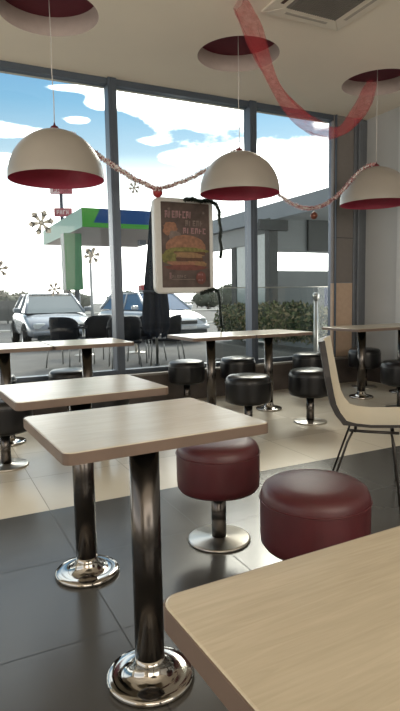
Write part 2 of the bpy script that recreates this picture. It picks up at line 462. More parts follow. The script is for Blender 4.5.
# ------------------------------------------------------------------ tables
def make_table(w=.60, d=.52):
    t = thing('restaurant_table', '', 'table')
    top = MB().prism(rrect(w-.004, d-.004, .024), .742, .7705)
    tp = top.build('tabletop', M_TOP, t, bevel=.0025)
    # edge band as a closed ring around the top
    pr = rrect(w, d, .026); pi_ = rrect(w-.006, d-.006, .023); e = MB(); n = len(pr)
    vs = [(x, y, .741) for x, y in pr]+[(x, y, .7685) for x, y in pr]+[(x, y, .7685) for x, y in pi_]+[(x, y, .741) for x, y in pi_]
    fs = []
    for i in range(n):
        j = (i+1) % n
        fs += [(i, j, n+j, n+i), (n+i, n+j, 2*n+j, 2*n+i), (2*n+i, 2*n+j, 3*n+j, 3*n+i), (3*n+i, 3*n+j, j, i)]
    e.add(vs, fs); e.build('edge_band', M_EDGE, tp)
    MB().lathe([(.043, .025), (.043, .735)], 40).build('pole', M_POLE, t)
    MB().lathe([(.10, .730), (.10, .741)], 32).build('mounting_plate', M_DARK, t)
    MB().lathe([(.128, 0), (.1305, .007), (.1285, .015), (.122, .019), (.105, .019), (.088, .0195), (.072, .023), (.060, .031), (.051, .043), (.0455, .058), (.0432, .074)], 56).build('base', M_CHROME, t)
    return t
tab = make_table()
TABLES = [
 ((.53, 1.44), .58, .475, 2.5, 'second nearest pale laminate table, its dark metal column fully in view', 'pale single tables in a column'),
 ((.53, .315), .60, .54, 2, 'nearest pale wood-grain laminate table filling the bottom right corner', None),
 ((.53, 2.15), .59, .46, 3, 'pale laminate table directly behind the second nearest table', 'pale single tables in a column'),
 ((.53, 4.50), .64, .60, 0, 'leftmost window table, cut by the left picture edge', 'tables in the window row'),
 ((1.18, 4.50), .64, .60, 0, 'window table joined to the right of the leftmost one, under the left lamp', 'tables in the window row'),
 ((2.36, 4.53), .64, .60, 0, 'window table below the poster, left one of the joined middle pair', 'tables in the window row'),
 ((3.00, 4.53), .64, .60, 0, 'window table ending at the steel post, right one of the joined middle pair', 'tables in the window row'),
 ((4.20, 4.53), .64, .60, 0, 'window table in front of the beige column foot', 'tables in the window row'),
 ((4.79, 4.53), .52, .60, 0, 'window table against the grey right wall, cut by the right picture edge', 'tables in the window row')]
for i, ((x, y), w, d, a, lab, grp) in enumerate(TABLES):
    if i == 0:
        o = tab
    else:
        o = copy_tree(tab)
    o.location = (x, y, 0); o.rotation_euler = (0, 0, radians(a)); o['label'] = lab
    if grp: o['group'] = grp
    for ch in o.children:
        if ch.name.startswith('tabletop'):
            ch.scale = (w/.60, d/.52, 1)
            ch.location = (.012, .04, 0) if i in (0, 2) else (0, 0, 0)

# ------------------------------------------------------------------ stools
def make_stool(red):
    t = thing('stool', '', 'stool')
    R = .190
    prof = [(.0, .245), (R*.80, .245), (R*.93, .249), (R*.985, .263), (R, .288), (R*1.0, .405), (R*.985, .436), (R*.94, .456), (R*.85, .468), (R*.6, .476), (R*.3, .479), (0, .480)]
    MB().lathe(prof, 56, closed=True).build('cushion', M_REDV if red else M_BLKV, t)
    pts = [((R+.001)*cos(2*pi*k/56), (R+.001)*sin(2*pi*k/56), .418) for k in range(56)]
    MB().tube(pts, .003, 6, closed=True).build('piping', M_PIPR if red else M_PIPB, t)
    MB().lathe([(.034, .012), (.034, .237)], 32).build('pole', M_POLE, t)
    MB().lathe([(.13, .235), (.13, .245)], 32).build('seat_plate', M_DARK, t)
    MB().lathe([(.143, 0), (.146, .004), (.144, .010), (.138, .013), (.040, .017), (.0365, .020)], 56).build('base_plate', M_STEEL, t)
    return t
sr = make_stool(True); sb = make_stool(False)
for i, (x, y, lab) in enumerate(((1.155, 2.165, 'dark red round vinyl stool on a steel disc base, behind the nearer red one'),
                                 (1.175, 1.49, 'nearest dark red round vinyl stool, at the edge of the nearest table'))):
    place(sr, i == 0, (x, y, 0), .4*i, lab, 'dark red round stools')
blk = [(.43, 3.87, 'black round stool at the left picture edge under the second pale table'),
       (1.12, 3.87, 'black round stool mostly hidden behind the two pale tables'),
       (2.36, 3.87, 'black round stool in the middle, in front of the two-pole window tables'),
       (3.00, 3.87, 'black round stool on a steel disc base, standing clear left of the chair'),
       (4.09, 3.87, 'black round stool cut by the right picture edge behind the chair'),
       (.50, 5.12, 'black round stool by the glass behind the leftmost window table'),
       (1.17, 5.12, 'black round stool by the glass under the left lamp'),
       (2.38, 5.12, 'black round stool by the glass below the poster'),
       (2.97, 5.08, 'black round stool by the glass directly behind the middle black stool'),
       (3.85, 4.98, 'black round stool by the glass behind the clear-standing stool and the chair back'),
       (4.70, 5.02, 'black round stool in the far right corner beside the beige column')]
for i, (x, y, lab) in enumerate(blk):
    place(sb, i == 0, (x, y, 0), .2*i, lab, 'black round stools at the window tables')

# ------------------------------------------------------------------ shell chair
def make_chair():
    t = thing('shell_chair', 'cream moulded shell chair with dark rim and thin black metal legs', 'chair', (2.215, 2.25, 0), atan2(-.65, .76)-radians(3))
    # side profile (x forward, z up): backrest to seat
    prof = [(-.300, .875), (-.285, .79), (-.267, .69), (-.250, .60), (-.236, .54), (-.213, .492), (-.175, .445), (-.12, .430), (-.04, .425), (.06, .43), (.14, .435), (.19, .430), (.215, .415)]
    nW = 10; th = .016
    def half(i):
        u = i/(len(prof)-1)
        if u < .1: return .205
        return .23 if u < .45 else (.235 if u < .85 else .23)
    top = []; bot = []
    for i, (x, z) in enumerate(prof):
        a = Vector(prof[max(i-1, 0)]); b = Vector(prof[min(i+1, len(prof)-1)]); tg = (b-a).normalized(); nx, nz_ = -tg.y, tg.x
        nx, nz_ = (-nx, -nz_) if nz_ < 0 and i > 6 else (nx, nz_)
        # normal towards the sitter
        nrm = Vector((abs(nx) if i < 7 else nx, nz_))
        hw = half(i)
        for j in range(nW+1):
            s_ = -1+2*j/nW; cv = .022*(s_*s_)
            top.append((x+nrm.x*cv, s_*hw, z+nrm.y*cv))
            tk = .030 if i < 7 else th
            bot.append((x+nrm.x*(cv-tk), s_*hw, z+nrm.y*(cv-tk)))
    def skin(vs): return [(i*(nW+1)+j, i*(nW+1)+j+1, (i+1)*(nW+1)+j+1, (i+1)*(nW+1)+j) for i in range(len(prof)-1) for j in range(nW)]
    MB().add(top, skin(top), 0, True).build('seat_shell', mat('cream_shell', (.70, .63, .49), .35, noise_amt=.04, nscale=3), t)
    bb = MB().add(bot, skin(bot), 0, True)
    n = nW+1; m_ = len(prof)
    border = [j for j in range(n)]+[i*n+nW for i in range(1, m_)]+[(m_-1)*n+j for j in range(nW-1, -1, -1)]+[i*n for i in range(m_-2, 0, -1)]
    vs = [top[k] for k in border]+[bot[k] for k in border]; q = len(border)
    bb.add(vs, [(i, (i+1) % q, q+(i+1) % q, q+i) for i in range(q)])
    bb.build('shell_back', mat('dark_shell_back', (.035, .032, .032), .45, noise_amt=.1), t)
    lm = mat('black_chair_metal', (.05, .045, .042), .3, .6, noise_amt=.1)
    fr = MB()
    for s_ in (-1, 1): fr.tube([(-.15, s_*.18, .400), (-.05, s_*.19, .400), (.10, s_*.19, .400)], .008, 8)
    for x in (-.12, .07): fr.tube([(x, -.19, .400), (x, .19, .400)], .008, 8)
    fr.build('seat_frame', lm, t)
    for s_ in (-1, 1):
        MB().tube([(-.13, s_*.185, .403), (-.16, s_*.20, .34), (-.27, s_*.28, .0)], .0065, 8).build('leg', lm, t)
        MB().tube([(.06, s_*.185, .403), (.075, s_*.20, .34), (.11, s_*.28, .0)], .0065, 8).build('leg', lm, t)
make_chair()

# ------------------------------------------------------------------ decorations
random.seed(4)
def sag_path(a, b, sag, n=30, wob=0):
    a, b = Vector(a), Vector(b); pts = []
    for i in range(n+1):
        t_ = i/n; p = a.lerp(b, t_); p.z -= sag*4*t_*(1-t_)
        if wob: p += Vector((random.uniform(-wob, wob), random.uniform(-wob, wob), random.uniform(-wob, wob)))
        pts.append(p)
    return pts
def tinsel(name, label, pts, mats, spike=.026, per=80, core=.009, width=.006, cat='garland'):
    mb = MB().tube(pts, core, 6, 0)
    for i in range(len(pts)-1):
        a, b = Vector(pts[i]), Vector(pts[i+1]); t_ = (b-a).normalized()
        for k in range(per):
            p = a.lerp(b, random.random())
            d = Vector((random.gauss(0, 1), random.gauss(0, 1), random.gauss(0, 1))); d -= t_*d.dot(t_)*.6; d.normalize()
            w = d.cross(t_)
            if w.length < .01: continue
            w = w.normalized()*width; l = spike*random.uniform(.6, 1.15)
            mb.add([p-w, p+w, p+d*l+w*.6, p+d*l-w*.6], [(0, 1, 2, 3)], random.randrange(len(mats)))
    return tag(mb.build(name, mats, fix=False), label, cat)
M_TR = mat('tinsel_red', (.30, .05, .06), .3, .4, noise_amt=.2)
M_TS = mat('tinsel_silver', (.80, .77, .74), .4, .1, noise_amt=.1)
M_TP = mat('tinsel_pink', (.55, .26, .25), .4, .1, noise_amt=.2)
M_TG = mat('tinsel_dark_green', (.012, .022, .016), .45, .2, noise_amt=.3)
L1, L2, L3 = [Vector(l) for l in LAMPS]
SIGN_TL = Vector((2.19, 5.33, 2.17))
g1 = sag_path(L1+Vector((.14, .02, .355)), SIGN_TL+Vector((0, -.02, .05)), .05, 22, .004)
g2 = sag_path(SIGN_TL+Vector((0, -.02, .05)), L2+Vector((-.02, .03, .385)), .05, 16, .004)
tinsel('tinsel_garland', 'red and silver tinsel garland from the left lamp over the poster to the middle lamp', g1+g2[1:], [M_TS, M_TR, M_TP, M_TS, M_TS])
g3 = [L2+Vector((-.02, 0, .385)), L2+Vector((.13, .03, .36)), L2+Vector((.28, .05, .265)), L2+Vector((.37, .05, .12))]
g3 += sag_path(L2+Vector((.39, .06, .09)), L3+Vector((-.36, -.02, .19)), .235, 16, .003)
g3 += [L3+Vector((-.26, -.01, .285)), L3+Vector((-.13, -.01, .36)), L3+Vector((-.02, 0, .39))]
tinsel('tinsel_garland', 'thin pink and silver tinsel garland strung from the middle lamp to the right lamp', g3, [M_TS, M_TP, M_TR, M_TP])

def bauble(loc, r, m_, label):
    t = thing('bauble', label, 'ornament', loc)
    prof = [(r*sin(pi*k/16), -r*cos(pi*k/16)) for k in range(17)]
    MB().lathe(prof, 28, closed=True).build('ball', m_, t)
    MB().lathe([(r*.28, r*.93), (r*.28, r*1.15), (0, r*1.18)], 12).build('ornament_cap', M_STEEL, t)
    MB().tube([(0, 0, r*1.15), (0, 0, r*1.9)], .0015, 5).build('thread', M_STEEL, t)
bauble((2.215, 5.38, 2.20), .052, mat('bauble_red', (.36, .03, .035), .35, noise_amt=.1), 'plain red ball ornament at the top left corner of the poster')
bauble((3.52, 4.49, 1.905), .036, mat('bauble_brown', (.16, .05, .03), .3, .3, noise_amt=.7, nscale=30), 'small brown speckled ball ornament hanging under the right garland')

# tulle streamer
def tulle():
    M = bpy.data.materials.new('red_tulle'); M.use_nodes = True
    nt = M.node_tree; nt.nodes.clear()
    out = nt.nodes.new('ShaderNodeOutputMaterial'); mx = nt.nodes.new('ShaderNodeMixShader')
    tr_ = nt.nodes.new('ShaderNodeBsdfTransparent')
    df = nt.nodes.new('ShaderNodeBsdfDiffuse'); df.inputs[0].default_value = (.50, .075, .085, 1)
    tl = nt.nodes.new('ShaderNodeBsdfTranslucent'); tl.inputs[0].default_value = (.62, .09, .10, 1)
    m2 = nt.nodes.new('ShaderNodeMixShader'); m2.inputs[0].default_value = .5
    nt.links.new(df.outputs[0], m2.inputs[1]); nt.links.new(tl.outputs[0], m2.inputs[2])
    n_ = nt.nodes.new('ShaderNodeTexNoise'); n_.inputs['Scale'].default_value = 26
    mr = nt.nodes.new('ShaderNodeMapRange'); mr.inputs[1].default_value = .3; mr.inputs[2].default_value = .7; mr.inputs[3].default_value = .22; mr.inputs[4].default_value = .42
    nt.links.new(n_.outputs[0], mr.inputs[0]); nt.links.new(mr.outputs[0], mx.inputs[0])
    nt.links.new(tr_.outputs[0], mx.inputs[1]); nt.links.new(m2.outputs[0], mx.inputs[2]); nt.links.new(mx.outputs[0], out.inputs[0])
    keys = [(2.18, 3.66, 3.235), (2.33, 3.74, 3.16), (2.50, 3.84, 2.98), (2.72, 3.94, 2.80), (2.98, 4.02, 2.665), (3.24, 4.10, 2.60), (3.48, 4.17, 2.615), (3.70, 4.24, 2.70), (3.92, 4.30, 2.90), (4.05, 4.33, 3.08), (4.14, 4.35, 3.225)]
    pts = []
    for i in range(len(keys)-1):
        p0, p1, p2, p3 = [Vector(keys[max(0, min(len(keys)-1, i+k))]) for k in (-1, 0, 1, 2)]
        for s_ in range(8):
            u = s_/8
            pts.append(.5*((2*p1)+(-p0+p2)*u+(2*p0-5*p1+4*p2-p3)*u*u+(-p0+3*p1-3*p2+p3)*u**3))
    pts.append(Vector(keys[-1]))
    N_ = 20; vs = []
    for i, p in enumerate(pts):
        t_ = (pts[min(i+1, len(pts)-1)]-pts[max(i-1, 0)]).normalized()
        view = Vector((.45, .89, 0)); w = t_.cross(view).normalized(); d_ = t_.cross(w)
        r = .055+.014*sin(i*.21)
        for k in range(N_):
            a = 2*pi*k/N_; rr = r*(1+.22*sin(5*a+i*.12)+.12*sin(3*a-i*.3))
            vs.append(p+w*rr*cos(a)+d_*rr*.55*sin(a))
    fs = [(i*N_+k, i*N_+(k+1) % N_, (i+1)*N_+(k+1) % N_, (i+1)*N_+k) for i in range(len(pts)-1) for k in range(N_)]
    o = MB().add(vs, fs, 0, True).build('tulle_streamer', M)
    tag(o, 'sheer red tulle streamer swagged from ceiling recess to ceiling recess', 'streamer')
tulle()

# hanging poster on the glass
def poster():
    SX0, SX1, SZ0, SZ1 = 2.185, 2.875, 1.165, 2.165
    t = thing('poster_frame', 'white framed burger advertisement poster fixed to the window glass', 'poster', ((SX0+SX1)/2, 5.47, SZ0))
    w, h = SX1-SX0, SZ1-SZ0
    R = Matrix.Rotation(pi/2, 4, 'X')           # xy -> xz, depth to -y
    out = rrect(w, h, .07, 8); inn = rrect(w-.115, h-.105, .012, 8)
    n = len(out); f = MB()
    cy = h/2
    def V(p, y): return (p[0], y, p[1]+cy)
    inn = [(x+.016, y+.010) for x, y in inn]
    rim = [(x*.955, y*.965) for x, y in out]
    vs = [V(p, .02) for p in out]+[V(p, -.045) for p in out]+[V(p, -.06) for p in rim]+[V(p, -.055) for p in inn]+[V(p, -.035) for p in inn]
    fs = []
    for q in range(4):
        for i in range(n):
            j = (i+1) % n; fs.append((q*n+i, q*n+j, (q+1)*n+j, (q+1)*n+i))
    fs.append(tuple(range(n)))
    f.add(vs, fs, 0)
    f.build('frame', mat('frame_white', (.62, .62, .60), .4, noise_amt=.03), t)
    # poster sheet with printed motif (one part, flat print)
    mats = [mat('print_dark', (.085, .058, .050), .35, noise_amt=.35, nscale=9), mat('print_pink', (.30, .17, .18), .4, noise_amt=.15),
            mat('print_bun', (.26, .125, .075), .4, noise_amt=.3, nscale=25), mat('print_patty', (.085, .035, .02), .4, noise_amt=.3, nscale=30),
            mat('print_lettuce', (.16, .15, .04), .4, noise_amt=.4, nscale=30), mat('print_cheese', (.25, .15, .07), .4, noise_amt=.3, nscale=22),
            mat('print_red', (.15, .045, .035), .4, noise_amt=.3, nscale=18), mat('print_grey', (.17, .13, .115), .4, noise_amt=.2, nscale=20)]
    p = MB(); wi, hi = w-.115, h-.105; ox, oz = .016, .010+cy
    layer = [0]
    def quad(x0, x1, z0, z1, mi, sk=0):
        layer[0] += 1; y = -.0362-.00012*layer[0]
        p.add([(ox+x0, y, oz+z0), (ox+x1, y, oz+z0), (ox+x1+sk, y, oz+z1), (ox+x0+sk, y, oz+z1)], [(0, 1, 2, 3)], mi)
    def blob(cx, cz, rx, rz, mi, a0=0, a1=2*pi, jit=.0, n_=28):
        layer[0] += 1; y = -.0362-.00012*layer[0]
        vs_ = [(ox+cx+rx*(1+random.uniform(-jit, jit))*cos(a0+(a1-a0)*k/n_), y, oz+cz+rz*(1+random.uniform(-jit, jit))*sin(a0+(a1-a0)*k/n_)) for k in range(n_+1)]
        p.add(vs_, [tuple(range(n_+1))], mi)
    quad(-wi/2, wi/2, -hi/2, hi/2, 0)
    def scrawl(x0, x1, z, hh, mi, n_):
        # soft illegible lettering: strokes and bowls
        st = (x1-x0)/n_
        for k in range(n_):
            x = x0+k*st
            quad(x, x+st*.28, z, z+hh*random.uniform(.85, 1.05), mi, .004)
            if k % 3 != 1: quad(x, x+st*.78, z+hh*.75, z+hh, mi)
            if k % 2 == 0: quad(x, x+st*.7, z+hh*.40, z+hh*.58, mi)
            if k % 3 == 0: quad(x+st*.55, x+st*.78, z+hh*.1, z+hh*.8, mi)
            if k % 3 == 2: quad(x, x+st*.8, z, z+hh*.2, mi)
    scrawl(-.235, .09, .285, .075, 1, 8)
    scrawl(.00, .215, .205, .062, 7, 5)
    scrawl(-.03, .25, .125, .062, 1, 6)
    for cx, cz in ((-.19, .375), (.215, .35)):   # small printed snow stars
        for k in range(3):
            a = k*pi/3
            dx, dz = .018*cos(a), .018*sin(a); nx, nz_ = -.003*sin(a), .003*cos(a); layer[0] += 1; y = -.0362-.00012*layer[0]
            p.add([(ox+cx-dx-nx, y, oz+cz-dz-nz_), (ox+cx+dx-nx, y, oz+cz+dz-nz_), (ox+cx+dx+nx, y, oz+cz+dz+nz_), (ox+cx-dx+nx, y, oz+cz-dz+nz_)], [(0, 1, 2, 3)], 7)
    blob(-.18, .17, .085, .075, 2, jit=.15); blob(-.13, .10, .07, .05, 7, jit=.2)
    blob(.0, -.02, .235, .13, 2, 0.0, pi, jit=.02)
    quad(-.235, .235, -.045, -.02, 2)
    blob(.01, -.055, .245, .035, 4, jit=.12)
    quad(-.22, .23, -.10, -.065, 3)
    blob(-.03, -.10, .24, .030, 5, jit=.2)
    blob(.09, -.135, .10, .045, 5, jit=.15)
    quad(-.21, .20, -.165, -.13, 3)
    blob(-.20, -.13, .08, .07, 4, jit=.2)
    blob(0, -.17, .225, .06, 2, pi, 2*pi, jit=.04)
    blob(.17, -.20, .075, .03, 5, jit=.2)
    blob(.0, -.235, .25, .03, 6, jit=.1)
    blob(.175, -.345, .06, .07, 6, jit=.05)
    scrawl(-.17, .0, -.345, .03, 7, 6); scrawl(-.20, -.17, -.36, .07, 1, 2); quad(-.17, .10, -.365, -.357, 7)
    scrawl(.14, .20, -.32, .02, 1, 3); scrawl(.14, .20, -.38, .02, 1, 3)
    p.build('poster_sheet', mats, t, fix=False)
poster()
gs = [(2.52, 5.38, 2.145), (2.62, 5.38, 2.16), (2.70, 5.37, 2.135), (2.80, 5.37, 2.155), (2.885, 5.37, 2.12), (2.93, 5.375, 2.05), (2.925, 5.37, 1.95), (2.945, 5.37, 1.85), (2.93, 5.37, 1.75), (2.95, 5.37, 1.64), (2.935, 5.37, 1.54)]
tinsel('dark_garland', 'dark green tinsel garland draped over the top right corner and side of the poster', gs, [M_TG], spike=.030, per=150, core=.016, width=.008)
gs = [(2.69, 5.385, 1.155), (2.76, 5.37, 1.185), (2.84, 5.37, 1.20), (2.895, 5.37, 1.19), (2.915, 5.37, 1.10), (2.92, 5.37, 1.0), (2.925, 5.37, .90), (2.935, 5.37, .80)]
tinsel('dark_garland', 'dark green tinsel garland looped from the bottom right corner of the poster', gs, [M_TG], spike=.028, per=130, core=.015, width=.008)

# snowflake stickers on the glass
STK = mat('sticker_grey', (.60, .57, .53), .6, noise_amt=.08)
_b = STK.node_tree.nodes['Principled BSDF']; _o = [n for n in STK.node_tree.nodes if n.type == 'OUTPUT_MATERIAL'][0]
_t = STK.node_tree.nodes.new('ShaderNodeBsdfTranslucent'); _t.inputs[0].default_value = (.80, .77, .72, 1)
_m = STK.node_tree.nodes.new('ShaderNodeMixShader'); _m.inputs[0].default_value = .5
STK.node_tree.links.new(_b.outputs[0], _m.inputs[1]); STK.node_tree.links.new(_t.outputs[0], _m.inputs[2]); STK.node_tree.links.new(_m.outputs[0], _o.inputs[0])
def snowflake(loc, r, label):
    mb = MB()
    for k in range(6):
        a = k*pi/3+.2
        def P(l, s_): return (l*cos(a)-s_*sin(a), l*sin(a)+s_*cos(a))
        for (l0, l1, w0, w1) in ((.12*r, .98*r, .06*r, .18*r),):
            mb.prism([P(l0, -w0), P(.42*r, -w1*.8), P(.72*r, -w1), P(.93*r, -w1*.75), P(1.0*r, 0), P(.93*r, w1*.75), P(.72*r, w1), P(.42*r, w1*.8), P(l0, w0)], -.0015, 0)
        for sg in (-1, 1):
            b = a+sg*.75; c = P(.55*r, 0)
            dx, dy = cos(b), sin(b)
            mb.prism([(c[0]-dy*.05*r, c[1]+dx*.05*r), (c[0]+dx*.36*r-dy*.06*r, c[1]+dy*.36*r+dx*.06*r), (c[0]+dx*.36*r+dy*.06*r, c[1]+dy*.36*r-dx*.06*r), (c[0]+dy*.05*r, c[1]-dx*.05*r)], -.0015, 0)
    mb.lathe([(0.2*r, -.0018), (.2*r, 0)], 12)
    o = mb.build('snowflake_sticker', STK, None, loc, (pi/2, 0, 0), fix=True)
    tag(o, label, 'window sticker', 'snowflake stickers on the glass')
for x, y, z, r, lab in ((1.06, 5.54, 1.865, .125, 'largest grey snowflake sticker on the glass, left of the fuel station canopy'),
                     (1.545, 5.54, 1.56, .088, 'grey snowflake sticker on the glass beside the left mullion'),
                     (1.155, 5.54, 1.225, .070, 'grey snowflake sticker on the glass just above the left silver car'),
                     (2.02, 5.54, 2.26, .062, 'smallest grey snowflake sticker, high on the glass left of the poster'),
                     (.65, 5.54, 1.42, .085, 'grey snowflake sticker on the glass cut by the left picture edge')):
    snowflake((x, y, z), r, lab)

# ------------------------------------------------------------------ outside
def pix(x, D):
    """ground point at picture column x, D metres in front of the camera"""
    a = YAW+atan((x-200)/FPX); r = D/cos(a-YAW)
    return r*sin(a), r*cos(a)
def ground_mat():
    M = mat('asphalt', (.19, .186, .178), .85, noise_amt=.12, nscale=1.1, bump=.2, bscale=40)
    return M
struct(MB().box(-60, 160, 5.70, 160, OUT-.2, OUT).build('ground', ground_mat()))
struct(MB().box(X0, 14, 5.70, 7.1, OUT, OUT+.06).build('terrace_paving', mat('paving', (.22, .212, .20), .8, noise_amt=.08, nscale=6)))
struct(MB().box(-60, 160, 23.0, 23.6, OUT, OUT+.05).box(-60, 160, 44, 46, OUT, OUT+.1).build('kerb_strip', mat('kerb', (.55, .54, .50), .8, noise_amt=.05)))

M_CARP = mat('car_silver_paint', (.24, .27, .31), .25, .35, noise_amt=.03, coat=.6)
M_CARP2 = mat('car_white_paint', (.55, .59, .64), .22, .1, noise_amt=.03, coat=.6)
M_CGL = mat('car_glass', (.20, .24, .24), .08, 0, noise_amt=.1, spec=.8)
M_CGB = mat('car_glass_blue_reflection', (.09, .17, .30), .08, 0, noise_amt=.1, spec=.8)  # blue reflections put into the glass colour
M_TYRE = mat('tyre', (.02, .02, .02), .8, noise_amt=.1)
M_RIM = mat('wheel_rim', (.45, .46, .48), .3, .8, noise_amt=.05)
M_LENS = mat('headlight', (.60, .64, .66), .12, .1, noise_amt=.05)
def make_car(label, loc, rz, paint, glass, roofbox=False):
    t = thing('car', label, 'car', loc, rz)
    # lower body loft
    st = [(-2.03, .40, .60, .70, .66), (-1.98, .30, .80, .78, .72), (-1.70, .24, .93, .83, .78), (-1.0, .22, .95, .85, .80), (0, .22, .93, .86, .81), (.9, .22, .93, .85, .80), (1.15, .22, .90, .85, .79), (1.65, .24, .80, .83, .74), (1.93, .28, .69, .77, .66), (2.04, .36, .56, .66, .56)]
    mb = MB(); vs = []; n = 10
    for x, zb, zt, w, wt in st:
        half = [(w*.90, zb), (w, zb+.10), (w*1.005, (zb+zt)/2), (w*.985, zt-.10), (wt, zt-.005)]
        ring = half+[(-y, z) for y, z in half[::-1]]
        vs += [(x, y, z) for y, z in ring]
    fs = [(i*n+k, i*n+(k+1) % n, (i+1)*n+(k+1) % n, (i+1)*n+k) for i in range(len(st)-1) for k in range(n)]
    fs += [tuple(range(n)), tuple((len(st)-1)*n+k for k in range(n))]
    mb.add(vs, fs, 0, True)
    mb.build('body', paint, t, subsurf=1)
    # cabin
    B = [(1.12, .76, .90), (-1.72, .74, .93)]; T = [(.38, .58, 1.39), (-1.22, .56, 1.38)]
    def c(i, s_, top): x, y, z = (T if top else B)[i]; return Vector((x, s_*y, z))
    g = MB()
    g.add([c(0, -1, 0), c(0, 1, 0), c(0, 1, 1), c(0, -1, 1)], [(0, 1, 2, 3)]); g.build('windscreen', glass, t)
    g = MB(); g.add([c(1, -1, 0), c(1, 1, 0), c(1, 1, 1), c(1, -1, 1)], [(0, 1, 2, 3)]); g.build('rear_window', glass, t)
    for s_ in (-1, 1):
        MB().add([c(0, s_, 0), c(1, s_, 0), c(1, s_, 1), c(0, s_, 1)], [(0, 1, 2, 3)]).build('side_window', glass, t)
    r = MB()
    r.add([(x, y, z) for x, y, z in ((.44, -.56, 1.375), (.44, .56, 1.375), (-1.26, .54, 1.365), (-1.26, -.54, 1.365), (.25, -.48, 1.42), (.25, .48, 1.42), (-1.1, .46, 1.41), (-1.1, -.46, 1.41))],
          [(0, 1, 5, 4), (1, 2, 6, 5), (2, 3, 7, 6), (3, 0, 4, 7), (4, 5, 6, 7), (0, 3, 2, 1)], 0, True)
    for s_ in (-1, 1):
        r.tube([c(0, s_, 0), c(0, s_, 1)], .035, 6); r.tube([c(1, s_, 0), c(1, s_, 1)], .05, 6); r.tube([c(0, s_, 1), c(1, s_, 1)], .03, 6)
        m0 = c(0, s_, 0).lerp(c(1, s_, 0), .47); m1 = c(0, s_, 1).lerp(c(1, s_, 1), .40); r.tube([m0, m1], .035, 6)
    r.build('roof', paint, t)
    for sx in (1.28, -1.28):
        for s_ in (-1, 1):
            R = Matrix.Translation((sx, s_*.80, .30)) @ Matrix.Rotation(pi/2, 4, 'X')
            wh = MB().lathe([(.17, -.10), (.28, -.10), (.305, -.07), (.305, .07), (.28, .10), (.17, .10)], 28, M=R, closed=True).build('wheel', M_TYRE, t)
            MB().lathe([(.0, -.085), (.17, -.09), (.18, -.10), (.18, .10), (.17, .09), (0, .085)], 24, M=R, closed=True).build('wheel_rim', M_RIM, wh)
            arch = [(sx+.34*cos(a), s_*.835, .30+.34*sin(a)) for a in [pi*k/14 for k in range(15)]]
            MB().tube(arch, .03, 6).build('wheel_arch', M_TYRE, t)
    for s_ in (-1, 1):
        Hm = Matrix.Translation((1.93, s_*.56, .62)) @ Matrix.Rotation(-s_*.0+0, 4, 'Z')
        MB().box(-.10, .06, -.15, .13, -.07, .07, M=Matrix.Translation((1.93, s_*.53, .60)) @ Matrix.Rotation(s_*-.35, 4, 'Z')).build('headlight', M_LENS, t, bevel=.03)
        mi = MB().box(-.06, .06, -.10, .10, -.06, .06, M=Matrix.Translation((.78, s_*.93, .98))).build('wing_mirror', paint, t, bevel=.03)
    MB().box(1.98, 2.06, -.30, .30, .52, .62).build('grille', M_DARK, t, bevel=.01)
    MB().box(2.0, 2.075, -.62, .62, .26, .36).build('lower_intake', M_DARK, t, bevel=.01)
    MB().box(1.9, 2.10, -.72, .72, .37, .48).build('bumper', paint, t, bevel=.04)
    MB().box(2.09, 2.105, -.24, .24, .39, .47).build('number_plate', mat('plate_white', (.7, .7, .7), .5, noise_amt=.02), t)
    return t
cx, cy = pix(50, 15.6)
dirc = Vector((-cx, -cy, 0)).normalized()
make_car('silver hatchback parked facing the window, left of the mullion', (cx, cy, OUT), atan2(dirc.y, dirc.x)+radians(9), M_CARP, M_CGL)
cx, cy = pix(150, 16.6)
dirc = Vector((-cx, -cy, 0)).normalized()
make_car('pale car with windows coloured by blue reflections facing right behind the closed parasol', (cx, cy, OUT), atan2(dirc.y, dirc.x)+radians(31), M_CARP2, M_CGB)
cx, cy = pix(266, 30)
make_car('distant white car seen through the right window bay above the hedge', (cx, cy, OUT), 0.2, mat('far_car_white', (.75, .76, .76), .3, noise_amt=.03), M_CGL)

